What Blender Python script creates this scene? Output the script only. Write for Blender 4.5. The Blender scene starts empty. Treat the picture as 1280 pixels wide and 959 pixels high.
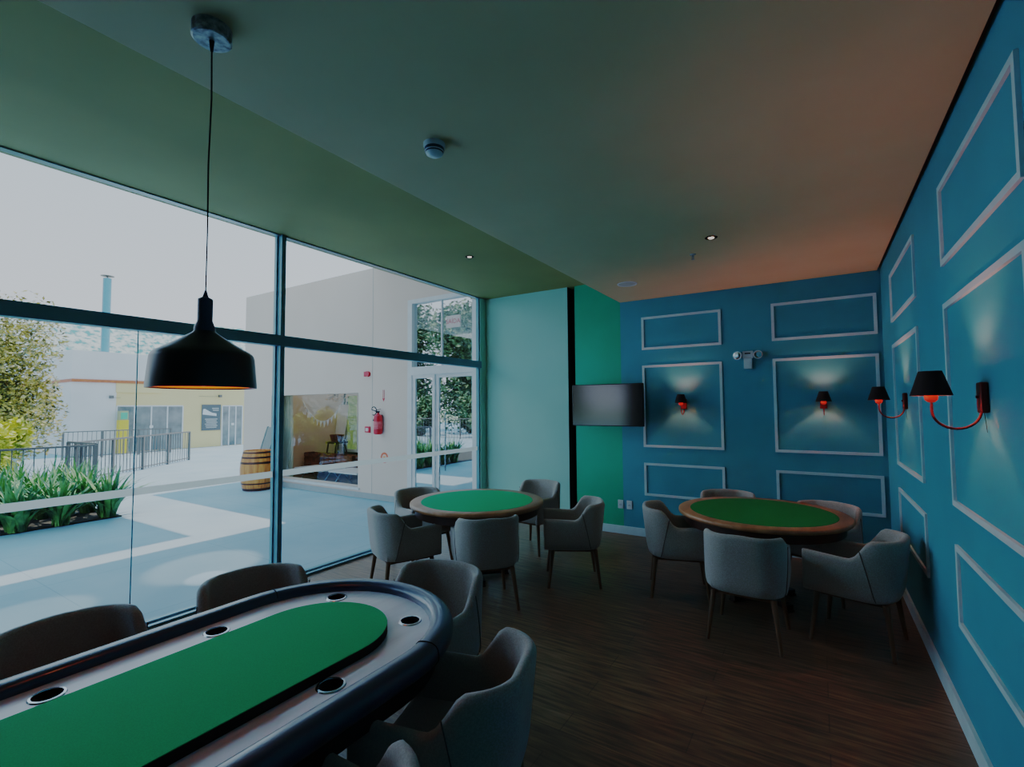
import bpy, bmesh, math, random
from mathutils import Vector, Matrix
random.seed(7)
PI = math.pi
S = bpy.context.scene
COL = S.collection
def lin(c):
    c /= 255.0
    return c/12.92 if c <= .04045 else ((c+.055)/1.055)**2.4
def rgb(r, g, b): return (lin(r), lin(g), lin(b), 1)

# ------------------------------------------------------------------ materials
MC = {}
def mat(name, col, rough=.6, metal=0, col2=None, scale=8, bump=0, bscale=60, emit=None, estr=0, spec=.5, stretch=None, detail=4, wlo=.35, whi=.65, coat=0, sheen=0):
    if name in MC: return MC[name]
    m = bpy.data.materials.new(name); m.use_nodes = True
    nt = m.node_tree; b = nt.nodes['Principled BSDF']
    b.inputs['Base Color'].default_value = col
    b.inputs['Roughness'].default_value = rough
    b.inputs['Metallic'].default_value = metal
    b.inputs['Specular IOR Level'].default_value = spec
    b.inputs['Coat Weight'].default_value = coat
    b.inputs['Sheen Weight'].default_value = sheen
    tc = nt.nodes.new('ShaderNodeTexCoord'); mp = nt.nodes.new('ShaderNodeMapping')
    nt.links.new(tc.outputs['Object'], mp.inputs[0])
    if stretch: mp.inputs['Scale'].default_value = stretch
    n = nt.nodes.new('ShaderNodeTexNoise'); n.inputs['Scale'].default_value = scale; n.inputs['Detail'].default_value = detail
    nt.links.new(mp.outputs[0], n.inputs['Vector'])
    cr = nt.nodes.new('ShaderNodeValToRGB')
    c2 = col2 or tuple(min(1, v*.9) for v in col[:3])+(1,)
    cr.color_ramp.elements[0].color = c2; cr.color_ramp.elements[1].color = col
    cr.color_ramp.elements[0].position = wlo; cr.color_ramp.elements[1].position = whi
    nt.links.new(n.outputs[0], cr.inputs[0]); nt.links.new(cr.outputs[0], b.inputs['Base Color'])
    if bump:
        n2 = nt.nodes.new('ShaderNodeTexNoise'); n2.inputs['Scale'].default_value = bscale; n2.inputs['Detail'].default_value = 3
        nt.links.new(mp.outputs[0], n2.inputs['Vector'])
        bp = nt.nodes.new('ShaderNodeBump'); bp.inputs['Strength'].default_value = bump; bp.inputs['Distance'].default_value = .01
        nt.links.new(n2.outputs[0], bp.inputs['Height']); nt.links.new(bp.outputs[0], b.inputs['Normal'])
    if emit:
        b.inputs['Emission Color'].default_value = emit; b.inputs['Emission Strength'].default_value = estr
    MC[name] = m; return m
def glass_mat(name, tint, ior=1.45, boost=1.0):
    if name in MC: return MC[name]
    m = bpy.data.materials.new(name); m.use_nodes = True; nt = m.node_tree
    for n in list(nt.nodes): nt.nodes.remove(n)
    o = nt.nodes.new('ShaderNodeOutputMaterial'); mx = nt.nodes.new('ShaderNodeMixShader')
    t = nt.nodes.new('ShaderNodeBsdfTransparent'); t.inputs[0].default_value = tint
    g = nt.nodes.new('ShaderNodeBsdfGlossy'); g.inputs['Roughness'].default_value = .01; g.inputs[0].default_value = (.9,.95,1,1)
    f = nt.nodes.new('ShaderNodeFresnel'); ge = nt.nodes.new('ShaderNodeNewGeometry'); io = nt.nodes.new('ShaderNodeMath'); io.operation = 'MULTIPLY_ADD'
    io.inputs[1].default_value = 1/ior-ior; io.inputs[2].default_value = ior
    nt.links.new(ge.outputs['Backfacing'], io.inputs[0]); nt.links.new(io.outputs[0], f.inputs[0])
    k = nt.nodes.new('ShaderNodeMath'); k.operation = 'MULTIPLY'; k.inputs[1].default_value = boost; k.use_clamp = True
    nt.links.new(f.outputs[0], k.inputs[0]); nt.links.new(k.outputs[0], mx.inputs[0])
    nt.links.new(t.outputs[0], mx.inputs[1]); nt.links.new(g.outputs[0], mx.inputs[2]); nt.links.new(mx.outputs[0], o.inputs[0])
    MC[name] = m; return m

# ------------------------------------------------------------------ mesh builder
class MB:
    def __init__(s): s.v = []; s.f = []; s.sm = []
    def add(s, vs, fs, smooth=False):
        o = len(s.v); s.v += [tuple(v) for v in vs]
        for f in fs: s.f.append([i+o for i in f]); s.sm.append(smooth)
    def box(s, x0, x1, y0, y1, z0, z1):
        vs = [(x, y, z) for z in (z0, z1) for y in (y0, y1) for x in (x0, x1)]
        s.add(vs, [(0,2,3,1),(4,5,7,6),(0,1,5,4),(2,6,7,3),(0,4,6,2),(1,3,7,5)]); return s
    def obox(s, c, ux, uy, uz):
        c, ux, uy, uz = map(Vector, (c, ux, uy, uz))
        vs = [c+ux*a+uy*b+uz*d for d in (-1,1) for b in (-1,1) for a in (-1,1)]
        s.add(vs, [(0,2,3,1),(4,5,7,6),(0,1,5,4),(2,6,7,3),(0,4,6,2),(1,3,7,5)]); return s
    def quad(s, *p): s.add(p, [tuple(range(len(p)))]); return s
    def tube(s, pts, r, n=10, cap=True, smooth=True):
        pts = [Vector(p) for p in pts]; rs = r if isinstance(r, (list, tuple)) else [r]*len(pts)
        vs = []; ref = None
        for i, p in enumerate(pts):
            d = (pts[min(i+1, len(pts)-1)]-pts[max(i-1, 0)]).normalized()
            if ref is None: ref = Vector((0,0,1)) if abs(d.z) < .9 else Vector((1,0,0))
            a = d.cross(ref).normalized(); b = d.cross(a).normalized(); ref = b.cross(d)*1.0
            ref = -(d.cross(a)).normalized() if False else ref
            ref = a.cross(d).normalized()
            b = a.cross(d).normalized()
            for k in range(n):
                t = 2*PI*k/n; vs.append(p+a*math.cos(t)*rs[i]+b*math.sin(t)*rs[i])
        fs = [(i*n+k, i*n+(k+1) % n, (i+1)*n+(k+1) % n, (i+1)*n+k) for i in range(len(pts)-1) for k in range(n)]
        s.add(vs, fs, smooth)
        if cap:
            o = len(s.v)-len(vs)
            s.f.append([o+k for k in range(n)][::-1]); s.sm.append(False)
            s.f.append([o+(len(pts)-1)*n+k for k in range(n)]); s.sm.append(False)
        return s
    def lathe(s, prof, n=48, c=(0,0,0), smooth=True, close=False):
        vs = []; fs = []
        for (r, z) in prof:
            for k in range(n):
                t = 2*PI*k/n; vs.append((c[0]+r*math.cos(t), c[1]+r*math.sin(t), c[2]+z))
        m = len(prof)
        for i in range(m-1 if not close else m):
            j = (i+1) % m
            for k in range(n):
                fs.append((i*n+k, i*n+(k+1) % n, j*n+(k+1) % n, j*n+k))
        s.add(vs, fs, smooth); return s
    def disc(s, r, z, n=48, c=(0,0)):
        s.add([(c[0]+r*math.cos(2*PI*k/n), c[1]+r*math.sin(2*PI*k/n), z) for k in range(n)], [tuple(range(n))]); return s
    def prism(s, outline, z0, z1, smooth=False):
        n = len(outline)
        s.add([(x, y, z0) for x, y in outline]+[(x, y, z1) for x, y in outline],
              [tuple(range(n))[::-1], tuple(range(n, 2*n))]+[(i, (i+1) % n, n+(i+1) % n, n+i) for i in range(n)]); return s
    def build(s, name, m, parent=None, loc=None, rot=None, bevel=0, sharp=35):
        me = bpy.data.meshes.new(name); me.from_pydata(s.v, [], s.f)
        bm = bmesh.new(); bm.from_mesh(me)
        bmesh.ops.recalc_face_normals(bm, faces=bm.faces)
        if bevel:
            bmesh.ops.bevel(bm, geom=bm.edges[:], offset=bevel, segments=3, affect='EDGES', profile=.5)
            for f in bm.faces: f.smooth = True
        bm.to_mesh(me); bm.free()
        if not bevel:
            for p, q in zip(me.polygons, s.sm): p.use_smooth = q
        try: me.set_sharp_from_angle(angle=math.radians(sharp))
        except Exception: pass
        me.materials.append(m)
        o = bpy.data.objects.new(name, me); COL.objects.link(o)
        if parent: o.parent = parent
        if loc: o.location = loc
        if rot is not None: o.rotation_euler = (0, 0, rot)
        return o
def tag(o, label=None, cat=None, group=None, kind=None):
    if label: o['label'] = label
    if cat: o['category'] = cat
    if group: o['group'] = group
    if kind: o['kind'] = kind
    return o
def thing(name, label, cat, loc=(0,0,0), rz=0, group=None):
    o = bpy.data.objects.new(name, None); COL.objects.link(o); o.empty_display_size = .1
    o.location = loc; o.rotation_euler = (0, 0, rz); return tag(o, label, cat, group)
def struct(name, mb, m, label=None, cat=None, parent=None):
    o = mb.build(name, m, parent)
    if not parent: tag(o, label, cat, kind='structure')
    return o
def copy_tree(o, parent=None, kids=None):
    c = o.copy(); COL.objects.link(c); c.parent = parent
    for ch in list(KIDS.get(o.name, [])) : copy_tree(ch, c)
    return c
KIDS = {}
def index_kids():
    KIDS.clear()
    for o in bpy.data.objects:
        if o.parent: KIDS.setdefault(o.parent.name, []).append(o)

# ------------------------------------------------------------------ constants (metres)
CAMH = 1.70
XR, YB, XG = .605, 6.322, -4.519         # right wall, back wall, glass plane
ZC, ZR, XE = 3.122, 3.446, -2.24         # grey ceiling, raised green ceiling, step between them
YN = -1.5                                # wall behind the photographer
YGE = 6.17                               # far end of the glass
WY = 6.27                                # face of the annex across the terrace

# ------------------------------------------------------------------ material library
M_blue = mat('blue_wall_paint', rgb(68,160,174), .6, col2=rgb(64,153,166), scale=1.5, bump=.08, bscale=220)
M_green = mat('green_wall_paint', rgb(10,178,142), .55, col2=rgb(12,168,132), scale=1.5, bump=.05, bscale=200)
M_daylit = mat('daylit_green_wall_paint', rgb(168,214,200), .6, col2=rgb(162,208,194), scale=1.2, bump=.05, bscale=200)  # daylight glare near the glass put into a paler green
M_dark = mat('black_recess', rgb(12,12,12), .9)
M_ceil = mat('grey_ceiling_paint', rgb(208,190,154), .9, col2=rgb(204,186,150), scale=2, bump=.05, bscale=200)
M_olive = mat('olive_ceiling_paint', rgb(162,150,100), .8, col2=rgb(154,143,96), scale=1.0, bump=.05, bscale=200)
M_trim = mat('white_trim_paint', rgb(200,222,226), .5)
M_alu = mat('blue_grey_aluminium', rgb(112,156,168), .42, metal=.2, col2=rgb(98,142,156), scale=3, stretch=(1,.1,1))
M_aluL = mat('pale_aluminium', rgb(150,165,170), .35, metal=.6)
M_white = mat('white_plastic', rgb(210,216,218), .4)
M_whitep = mat('white_painted_metal', rgb(225,228,232), .45)
M_glass = glass_mat('clear_window_glass', (.93,.97,.97,1), 1.4, .7)
M_mirror = glass_mat('reflective_door_glass', (.35,.4,.4,1), 1.9, 6.0)
M_glass2 = glass_mat('shop_window_glass', (.85,.88,.88,1), 1.45, .9)
def frost():
    m = mat('frosted_film', rgb(214,214,205), .7); nt = m.node_tree; b = nt.nodes['Principled BSDF']; o = nt.nodes['Material Output']
    t = nt.nodes.new('ShaderNodeBsdfTranslucent'); t.inputs[0].default_value = rgb(225,222,208); x = nt.nodes.new('ShaderNodeMixShader'); x.inputs[0].default_value = .75
    nt.links.new(b.outputs[0], x.inputs[1]); nt.links.new(t.outputs[0], x.inputs[2]); nt.links.new(x.outputs[0], o.inputs[0]); return m
M_frost = frost()
M_fabric = mat('grey_upholstery', rgb(168,162,154), .9, col2=rgb(148,142,134), scale=160, bump=.25, bscale=420, sheen=.3)
M_leg = mat('brown_wooden_legs', rgb(120,88,62), .5, col2=rgb(88,60,40), scale=14, stretch=(1,1,.15))
M_rimw = mat('warm_wood_table_rim', rgb(178,130,92), .4, col2=rgb(146,100,66), scale=10, stretch=(1,.2,1))
M_dwood = mat('dark_wood', rgb(64,36,26), .45, col2=rgb(44,24,18), scale=12, stretch=(1,1,.15))
M_felt = mat('green_felt', rgb(0,176,112), .95, col2=rgb(0,164,104), scale=300, bump=.1, bscale=600)
M_feltd = mat('deep_green_felt', rgb(0,128,66), .95, col2=rgb(0,118,60), scale=300, bump=.1, bscale=600)
M_rail = mat('black_rail_leather', rgb(10,48,80), .38, coat=.35, bump=.06, bscale=180, spec=.7)  # blue sky sheen put into the black leather's base colour
M_race = mat('pale_veneer_racetrack', rgb(222,232,242), .3, coat=.25, col2=rgb(204,212,222), scale=18, stretch=(1,.08,1), bump=.04, bscale=60)
M_black = mat('black_metal', rgb(14,16,20), .38, spec=.6)
M_blackm = mat('matte_black', rgb(14,14,15), .8)
M_chrome = mat('chrome', rgb(215,220,225), .18, metal=1)
M_bronze = mat('reddish_bronze', rgb(110,30,26), .4, metal=.3)
M_shade = mat('dark_lamp_shade', rgb(40,18,18), .8)
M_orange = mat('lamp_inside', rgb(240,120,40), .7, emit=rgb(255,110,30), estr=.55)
M_red = mat('red_socket', rgb(200,40,30), .5, emit=rgb(220,50,30), estr=.35)
M_bulb = mat('warm_bulb', rgb(255,220,170), .5, emit=(1,.55,.25,1), estr=6)
M_spot = mat('downlight_glow', rgb(255,230,210), .5, emit=(1,.78,.66,1), estr=2.2)
M_screen = mat('television_screen', rgb(8,9,10), .12, spec=.6)
M_sun = mat('cream_render', rgb(208,202,190), .9, col2=rgb(202,195,184), scale=1.5)
M_annex = mat('beige_render', rgb(228,204,186), .9, col2=rgb(221,197,178), scale=.8)
M_white_ext = mat('white_render', rgb(226,226,224), .9, col2=rgb(216,216,214), scale=1)
M_shade_ext = mat('shaded_cream_render', rgb(236,200,118), .9, col2=rgb(228,190,112), scale=1)  # cream tone of the pavilion's shaded wall put into the base colour
M_rust = mat('terracotta_flashing', rgb(184,78,28), .8, col2=rgb(150,60,22), scale=10)
M_iron = mat('brown_railing_paint', rgb(74,66,60), .6)
M_soil = mat('dark_soil', rgb(50,44,34), 1, col2=rgb(34,30,24), scale=20)
M_redp = mat('red_paint', rgb(200,22,34), .4)
M_plinth = mat('grey_plinth', rgb(150,156,158), .9)
def leafmat(name, a, b, scale=1.2, trans=0):
    m = mat(name, a, .7, col2=b, scale=scale, detail=5, wlo=.4, whi=.6); return m
M_leafy = leafmat('yellow_green_leaves', rgb(186,164,72), rgb(72,64,26), 5)
M_leafg = leafmat('mid_green_leaves', rgb(120,142,74), rgb(46,62,34), 2.0)
M_leafd = leafmat('dark_green_leaves', rgb(92,112,70), rgb(34,48,30), 1.6)
M_leafl = leafmat('lime_leaves', rgb(214,206,70), rgb(150,150,40), 2)
M_strap = leafmat('strap_leaves', rgb(110,150,76), rgb(44,84,46), 4)
M_bark = mat('bark', rgb(84,70,54), .9, col2=rgb(54,44,34), scale=14, bump=.4, bscale=20)

def floor_mat():
    m = mat('wood_look_floor', rgb(150,116,90), .36, col2=rgb(92,70,54), scale=3.0, stretch=(1.2,14,1), bump=.08, bscale=12, wlo=.3, whi=.72, spec=.45)
    nt = m.node_tree; b = nt.nodes['Principled BSDF']
    cr = [n for n in nt.nodes if n.type == 'VALTORGB'][0]
    br = nt.nodes.new('ShaderNodeTexBrick'); tc = [n for n in nt.nodes if n.type == 'TEX_COORD'][0]
    br.inputs['Scale'].default_value = 1; br.inputs['Brick Width'].default_value = 1.2; br.inputs['Row Height'].default_value = .18
    br.inputs['Mortar Size'].default_value = .0025; br.inputs['Color1'].default_value = (1,1,1,1); br.inputs['Color2'].default_value = (.84,.84,.84,1)
    br.inputs['Mortar'].default_value = (.6,.6,.6,1)
    nt.links.new(tc.outputs['Object'], br.inputs['Vector'])
    mx = nt.nodes.new('ShaderNodeMix'); mx.data_type = 'RGBA'; mx.blend_type = 'MULTIPLY'; mx.inputs[0].default_value = 1
    nt.links.new(cr.outputs[0], mx.inputs[6]); nt.links.new(br.outputs[0], mx.inputs[7]); nt.links.new(mx.outputs[2], b.inputs['Base Color'])
    return m
M_floor = floor_mat()
def terrace_mat():
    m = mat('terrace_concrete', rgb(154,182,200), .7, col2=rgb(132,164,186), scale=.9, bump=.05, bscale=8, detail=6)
    nt = m.node_tree; b = nt.nodes['Principled BSDF']
    cr = [n for n in nt.nodes if n.type == 'VALTORGB'][0]
    br = nt.nodes.new('ShaderNodeTexBrick'); tc = [n for n in nt.nodes if n.type == 'TEX_COORD'][0]
    br.offset = 0; br.inputs['Scale'].default_value = 1; br.inputs['Brick Width'].default_value = 1.6; br.inputs['Row Height'].default_value = 1.6
    br.inputs['Mortar Size'].default_value = .006; br.inputs['Color1'].default_value = (1,1,1,1); br.inputs['Color2'].default_value = (.95,.95,.95,1)
    br.inputs['Mortar'].default_value = (.72,.74,.76,1)
    nt.links.new(tc.outputs['Object'], br.inputs['Vector'])
    mx = nt.nodes.new('ShaderNodeMix'); mx.data_type = 'RGBA'; mx.blend_type = 'MULTIPLY'; mx.inputs[0].default_value = 1
    nt.links.new(cr.outputs[0], mx.inputs[6]); nt.links.new(br.outputs[0], mx.inputs[7]); nt.links.new(mx.outputs[2], b.inputs['Base Color'])
    return m
M_terrace = terrace_mat()

# ================================================================== ROOM SHELL
struct('floor', MB().box(XG+.02, XR, YN, YB, -.12, 0), M_floor, 'brown wood-look floor of the card room', 'floor')
struct('ceiling', MB().box(XE, XR-.025, YN, YB, ZC, ZR+.3), M_ceil, 'flat grey plaster ceiling over the card tables', 'ceiling')
b = MB().box(XG-.1, XE, YN, YB+.3, ZR, ZR+.3)
struct('ceiling_recess', b, M_olive, 'raised olive green ceiling strip along the glass wall', 'ceiling')
struct('ceiling_gap', MB().box(XR-.025, XR, YN, YB, ZC+.03, ZC+.33), M_dark, 'dark shadow gap between grey ceiling and blue side wall', 'ceiling gap')
struct('wall_right', MB().box(XR, XR+.2, YN, YB+.2, -.12, ZR+.3), M_blue, 'long blue panelled wall on the right', 'wall')
struct('wall_back', MB().box(XE, XR, YB, YB+.2, -.12, ZR+.3), M_blue, 'blue panelled end wall behind the far card table', 'wall')
struct('wall_back_green', MB().box(-2.92, XE, YB, YB+.2, -.12, ZR+.01), M_green, 'green end wall strip behind the television', 'wall')
struct('wall_back_slot', MB().box(-3.03, -2.92, YB+.16, YB+.2, -.12, ZR+.01).box(-3.034, -3.028, YB-.0, YB+.2, -.12, ZR), M_dark, 'narrow dark recess between the two green walls', 'wall recess')
b = MB().box(XG-.06, -3.034, YB-.001, YB+.2, -.12, ZR+.01).box(XG-.06, XG+.03, YGE, YB, -.12, ZR+.01)
struct('wall_left', b, M_daylit, 'green wall beside the glazing, coloured pale for daylight glare', 'wall')
struct('wall_rear', MB().box(XG-.1, XR+.2, YN-.2, YN, -.12, ZR+.3), mat('plain_grey_wall', rgb(70,72,72), .8), 'plain wall behind the viewpoint', 'wall')
struct('baseboard_back', MB().box(XE-.7, XR, YB-.018, YB, 0, .103), M_trim, 'white baseboard along the blue and green end wall', 'baseboard')
struct('baseboard_left', MB().box(XG+.03, -3.034, YB-.02, YB-.001, 0, .103), M_trim, 'white baseboard under the green wall beside the glazing', 'baseboard')
struct('baseboard_right', MB().box(XR-.018, XR, YN, YB-.018, 0, .103), M_trim, 'white baseboard along the blue side wall', 'baseboard')
# wall panel mouldings
ROWS = [('upper', 2.447, 2.883), ('large', 1.165, 2.240), ('lower', .535, .960)]
tn = 0
def frame_strip(b, horiz, fixed, u0, u1, z0, z1, w=.03, d=.014):
    for (a0, a1, c0, c1) in ((u0, u1, z1-w, z1), (u0, u1, z0, z0+w), (u0, u0+w, z0+w, z1-w), (u1-w, u1, z0+w, z1-w)):
        if horiz: b.box(a0, a1, fixed-d, fixed, c0, c1)
        else: b.box(fixed-d, fixed, a0, a1, c0, c1)
    return b
for ci, (u0, u1, desc) in enumerate(((-1.947, -.965, 'beside the television'), (-.421, .564, 'next to the room corner'))):
    for (rn, z0, z1) in ROWS:
        tn += 1
        struct('trim_%d' % tn, frame_strip(MB(), True, YB, u0, u1, z0, z1), M_trim, '%s white moulding rectangle on the end wall %s' % (rn, desc), 'wall moulding')
for ci, (u0, u1, desc) in enumerate(((4.279, 5.538, 'nearest the room corner'), (2.214, 3.439, 'second from the room corner'), (.15, 1.375, 'third from the room corner'))):
    for (rn, z0, z1) in ROWS:
        tn += 1
        struct('trim_%d' % tn, frame_strip(MB(), False, XR, u0, u1, z0, z1), M_trim, '%s white moulding rectangle on the blue side wall %s' % (rn, desc), 'wall moulding')

# ---- glazing
win = thing('window_1', 'tall glass wall with blue-grey metal frame facing the terrace', 'window'); win['kind'] = 'structure'
b = MB().box(XG-.05, XG+.05, YN, YGE, 2.323, 2.43); b.build('transom', M_alu, win, bevel=0)
MB().box(XG-.052, XG-.012, 2.766, 2.782, 0, 2.323).box(XG-.052, XG-.012, 2.766, 2.782, 2.43, ZR).box(XG-.052, XG+.05, 2.782, 2.800, 0, 2.323).box(XG-.052, XG+.05, 2.782, 2.800, 2.43, ZR).box(XG-.052, XG+.03, 2.815, 2.843, 0, 2.323).box(XG-.052, XG+.03, 2.815, 2.843, 2.43, ZR).build('mullion', M_alu, win)
MB().box(XG-.03, XG+.02, 2.800, 2.815, 0, ZR).build('mullion_highlight', M_aluL, win)  # highlight along the mullion's middle put in as a paler strip
MB().box(XG-.05, XG-.0, YN, YGE, .0, .028).build('outer_track', M_alu, win)
MB().box(XG+.05, XG+.085, YN, YGE, .001, .022).build('inner_track', M_alu, win)
MB().box(XG-.04, XG+.012, YGE-.03, YGE-.001, 0, ZR).build('end_jamb', M_alu, win)
MB().box(XG-.03, XG+.03, YN, YGE, ZR-.012, ZR).build('head_frame', M_aluL, win)
for (y0, y1, z0, z1) in ((YN, 2.766, 2.43, ZR-.012), (2.843, YGE-.03, 2.43, ZR-.012), (YN, 1.622, .028, 2.323), (1.63, 2.766, .028, 2.323), (2.843, YGE-.03, .028, 2.323)):
    MB().quad((XG-.02, y0, z0), (XG-.02, y1, z0), (XG-.02, y1, z1), (XG-.02, y0, z1)).build('glass_pane', M_glass, win)
MB().box(XG-.024, XG-.016, 1.622, 1.630, .028, 2.323).build('glass_joint', M_alu, win)
for (y0, y1) in ((YN, 1.622), (1.63, 2.766), (2.843, YGE-.03)):
    MB().quad((XG-.017, y0, 1.03), (XG-.017, y1, 1.03), (XG-.017, y1, 1.088), (XG-.017, y0, 1.088)).build('frosted_stripe', M_frost, win)

# ================================================================== CHAIRS
def chair_mesh():
    path = []   # (x, y, nx, ny, h)
    def H(y, back):  # rim height
        if back: return .785
        t = max(0, min(1, (-.015-y)/.13)); t = t*t*(3-2*t)
        arm = .635+.012*max(0, (y-.02)/.25)
        return arm+(.775-arm)*t
    R = .20; cx, cy = .08, -.08
    side = []
    for i in range(11):
        t = i/10; y = .255-(.255+.08)*t; x = .268+.012*math.sin(t*PI/2)
        side.append((x, y, 1, 0, H(y, False)))
    arc = []
    for i in range(1, 11):
        a = -PI/2*i/10; x = cx+R*math.cos(a); y = cy+R*math.sin(a)
        arc.append((x, y, math.cos(a), math.sin(a), H(y, False) if y > -.16 else .775+.008*i/10))
    flat = [(.04, -.281, 0, -1, .786), (0, -.282, 0, -1, .787), (-.04, -.281, 0, -1, .786)]
    half = side+arc
    path = half+flat+[(-x, y, -nx, ny, h) for (x, y, nx, ny, h) in reversed(half)]
    T = .052
    def section(p, sx=1.0, push=0):
        x, y, nx, ny, h = p; pts = []
        prof = [(.062,.352),(.03,.356),(.012,.372),(.004,.41),(0,.46)]
        for k in range(1, 5): prof.append((0, .46+(h-.03-.46)*k/4))
        prof += [(.004, h-.016), (.013, h-.004), (.026, h), (.039, h-.004), (.048, h-.016), (T, h-.035)]
        for k in range(1, 4): prof.append((T, h-.035+(.44-h+.035)*k/3))
        prof += [(.062, .40)]
        zc = (h+.352)/2
        lean = max(0, -y-.05)/.23
        for (o, z) in prof:
            o2 = .028+(o-.028)*sx; z2 = zc+(z-zc)*(1-(1-sx)*.06)
            lz = -.035*min(1, lean)*(z2-.46)/.33
            px = x-nx*o2; py = y-ny*o2+lz+push
            pts.append((px, py, z2))
        return pts
    secs = [section(path[0], .25, .026), section(path[0], .7, .020), section(path[0], .93, .010)]
    secs += [section(p) for p in path]
    secs += [section(path[-1], .93, .010), section(path[-1], .7, .020), section(path[-1], .25, .026)]
    n = len(secs[0]); vs = [p for s in secs for p in s]; m = len(secs)
    fs = [(i*n+k, i*n+(k+1) % n, (i+1)*n+(k+1) % n, (i+1)*n+k) for i in range(m-1) for k in range(n)]
    fs += [tuple(range(n)), tuple(range((m-1)*n, m*n))[::-1]]
    mb = MB(); mb.add(vs, fs, True)
    # seams on both rear corners
    seams = []
    for sgn in (1, -1):
        pts = []
        for k in range(9):
            t = k/8; y = -.075-.085*t; z = .70-.34*t if t < 1 else .37
            # outer surface x for this y
            a = math.asin(max(-1, min(1, (y-cy)/R))); x = cx+R*math.cos(a)
            if y > cy: x = .28
            lean = max(0, -y-.05)/.23
            off = .012*max(0, (.40-z)/.05) if z < .40 else 0
            pts.append((sgn*(x-off+.0008), y-.035*min(1, lean)*(z-.46)/.33, z))
        seams.append(pts)
    return mb, seams
def make_chair():
    t = thing('armchair', 'grey upholstered armchair', 'chair')
    mb, seams = chair_mesh()
    sh = mb.build('shell', M_fabric, t, sharp=60)
    for s in seams: MB().tube(s, .0028, 6).build('seam', mat('dark_piping', rgb(82,80,78), .9), sh)
    MB().box(-.222, .222, -.226, .262, .356, .462).build('seat', M_fabric, t, bevel=.028)
    MB().box(-.19, .19, -.2, .2, .325, .358).build('seat_frame', M_leg, t, bevel=.01)
    for sx in (-1, 1):
        for sy in (-1, 1):
            x0, y0, x1, y1 = sx*.195, sy*.2, sx*.238, sy*.243
            vs = []
            for (x, y, z, r) in ((x0, y0, .352, .021), (x1, y1, 0, .0125)):
                for k in range(12):
                    a = 2*PI*k/12; vs.append((x+r*math.cos(a), y+r*math.sin(a), z))
            mb = MB(); mb.add(vs, [(k, (k+1) % 12, 12+(k+1) % 12, 12+k) for k in range(12)], True)
            mb.add(vs[:12], [tuple(range(12))]); mb.add(vs[12:], [tuple(range(12))])
            mb.build('leg', M_leg, t)
    return t
chair0 = make_chair(); index_kids()
G1, G2, G3 = 'armchairs around the table by the glass', 'armchairs around the corner table', 'armchairs around the long poker table'
def face(dx, dy): return math.atan2(-dx, dy)   # rotation turning local +y to (dx, dy)
CH = [
 (-3.30, 3.30, face(.44,.9), 'grey armchair left of the glass-side round table, its rounded back towards us', G1),
 (-2.51, 3.50, face(-.735,.68), 'grey armchair drawn up to the near side of the glass-side round table', G1),
 (-2.09, 4.40, face(-.87,-.49), 'grey armchair on the right of the glass-side table, seen from its side', G1),
 (-2.94, 5.13, face(-.1,-1), 'grey armchair behind the glass-side table against the green wall beside the glazing', G1),
 (-3.72, 4.02, face(.93,-.36), 'brown-looking armchair behind the glass-side table in front of the terrace doors', G1),
 (-1.13, 4.64, face(.96,.28), 'grey armchair left of the corner table, near the wall sockets', G2),
 (-.485, 4.05, face(.04,1), 'grey armchair at the near side of the corner table, back squarely to us', G2),
 (.20, 4.37, face(-.97,.24), 'grey armchair right of the corner table, close to the blue side wall', G2),
 (-.80, 5.50, face(.3,-.95), 'grey armchair behind the corner table, only its backrest top showing', G2),
 (.0, 5.27, face(-.36,-.93), 'grey armchair in the room corner behind the corner table', G2),
 (-2.62, .76, face(1,0), 'dark silhouetted armchair beside the poker table, cut by the left frame edge', G3),
 (-2.54, 1.50, face(.97,-.25), 'dark silhouetted armchair at the window side of the poker table beside the metal mullion', G3),
 (-1.84, 2.0, face(.08,-1), 'grey armchair at the rounded far end of the poker table', G3),
 (-1.205, 1.46, face(-.95,-.3), 'large grey armchair nearest us on the right side of the poker table', G3),
 (-1.15, .75, face(-1,-.05), 'grey armchair of which only the backrest tip shows at the bottom frame edge', G3),
]
for i, (x, y, rz, lab, grp) in enumerate(CH):
    c = chair0 if i == 0 else copy_tree(chair0)
    c.location = (x, y, 0); c.rotation_euler = (0, 0, rz); tag(c, lab, 'chair', grp)

# ================================================================== ROUND CARD TABLES
def round_table(x, y, r, rf, label, felt, zt=.76):
    t = thing('round_card_table', label, 'table', (x, y, 0), 0, 'round card tables')
    MB().lathe([(0, zt-.04), (r-.012, zt-.04), (r-.002, zt-.032), (r, zt-.02), (r-.002, zt-.006), (r-.010, zt), (rf, zt), (rf, zt-.003), (0, zt-.003)], 96).build('tabletop_rim', M_rimw, t, sharp=50)
    MB().lathe([(0, zt+.001), (rf-.004, zt+.001), (rf-.001, zt-.002)], 96).build('felt', felt, t)
    MB().lathe([(r-.05, zt-.04), (r-.055, zt-.12), (r-.075, zt-.12), (r-.07, zt-.04)], 96, close=True).build('apron', M_dwood, t)
    MB().lathe([(.0, zt-.04), (.09, zt-.04), (.07, .6), (.06, .3), (.085, .08), (.085, .05), (0, .05)], 32).build('pedestal', M_dwood, t)
    for k in range(4):
        a = PI/4+k*PI/2; c, s = math.cos(a), math.sin(a)
        MB().obox((c*.17, s*.17, .035), (c*.14, s*.14, 0), (-s*.03, c*.03, 0), (0, 0, .02)).obox((c*.29, s*.29, .008), (c*.03, s*.03, 0), (-s*.03, c*.03, 0), (0, 0, .008)).build('foot', M_dwood, t)
    return t
round_table(-2.96, 4.00, .675, .565, 'round card table with bright green felt beside the glass wall', M_felt)
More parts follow.
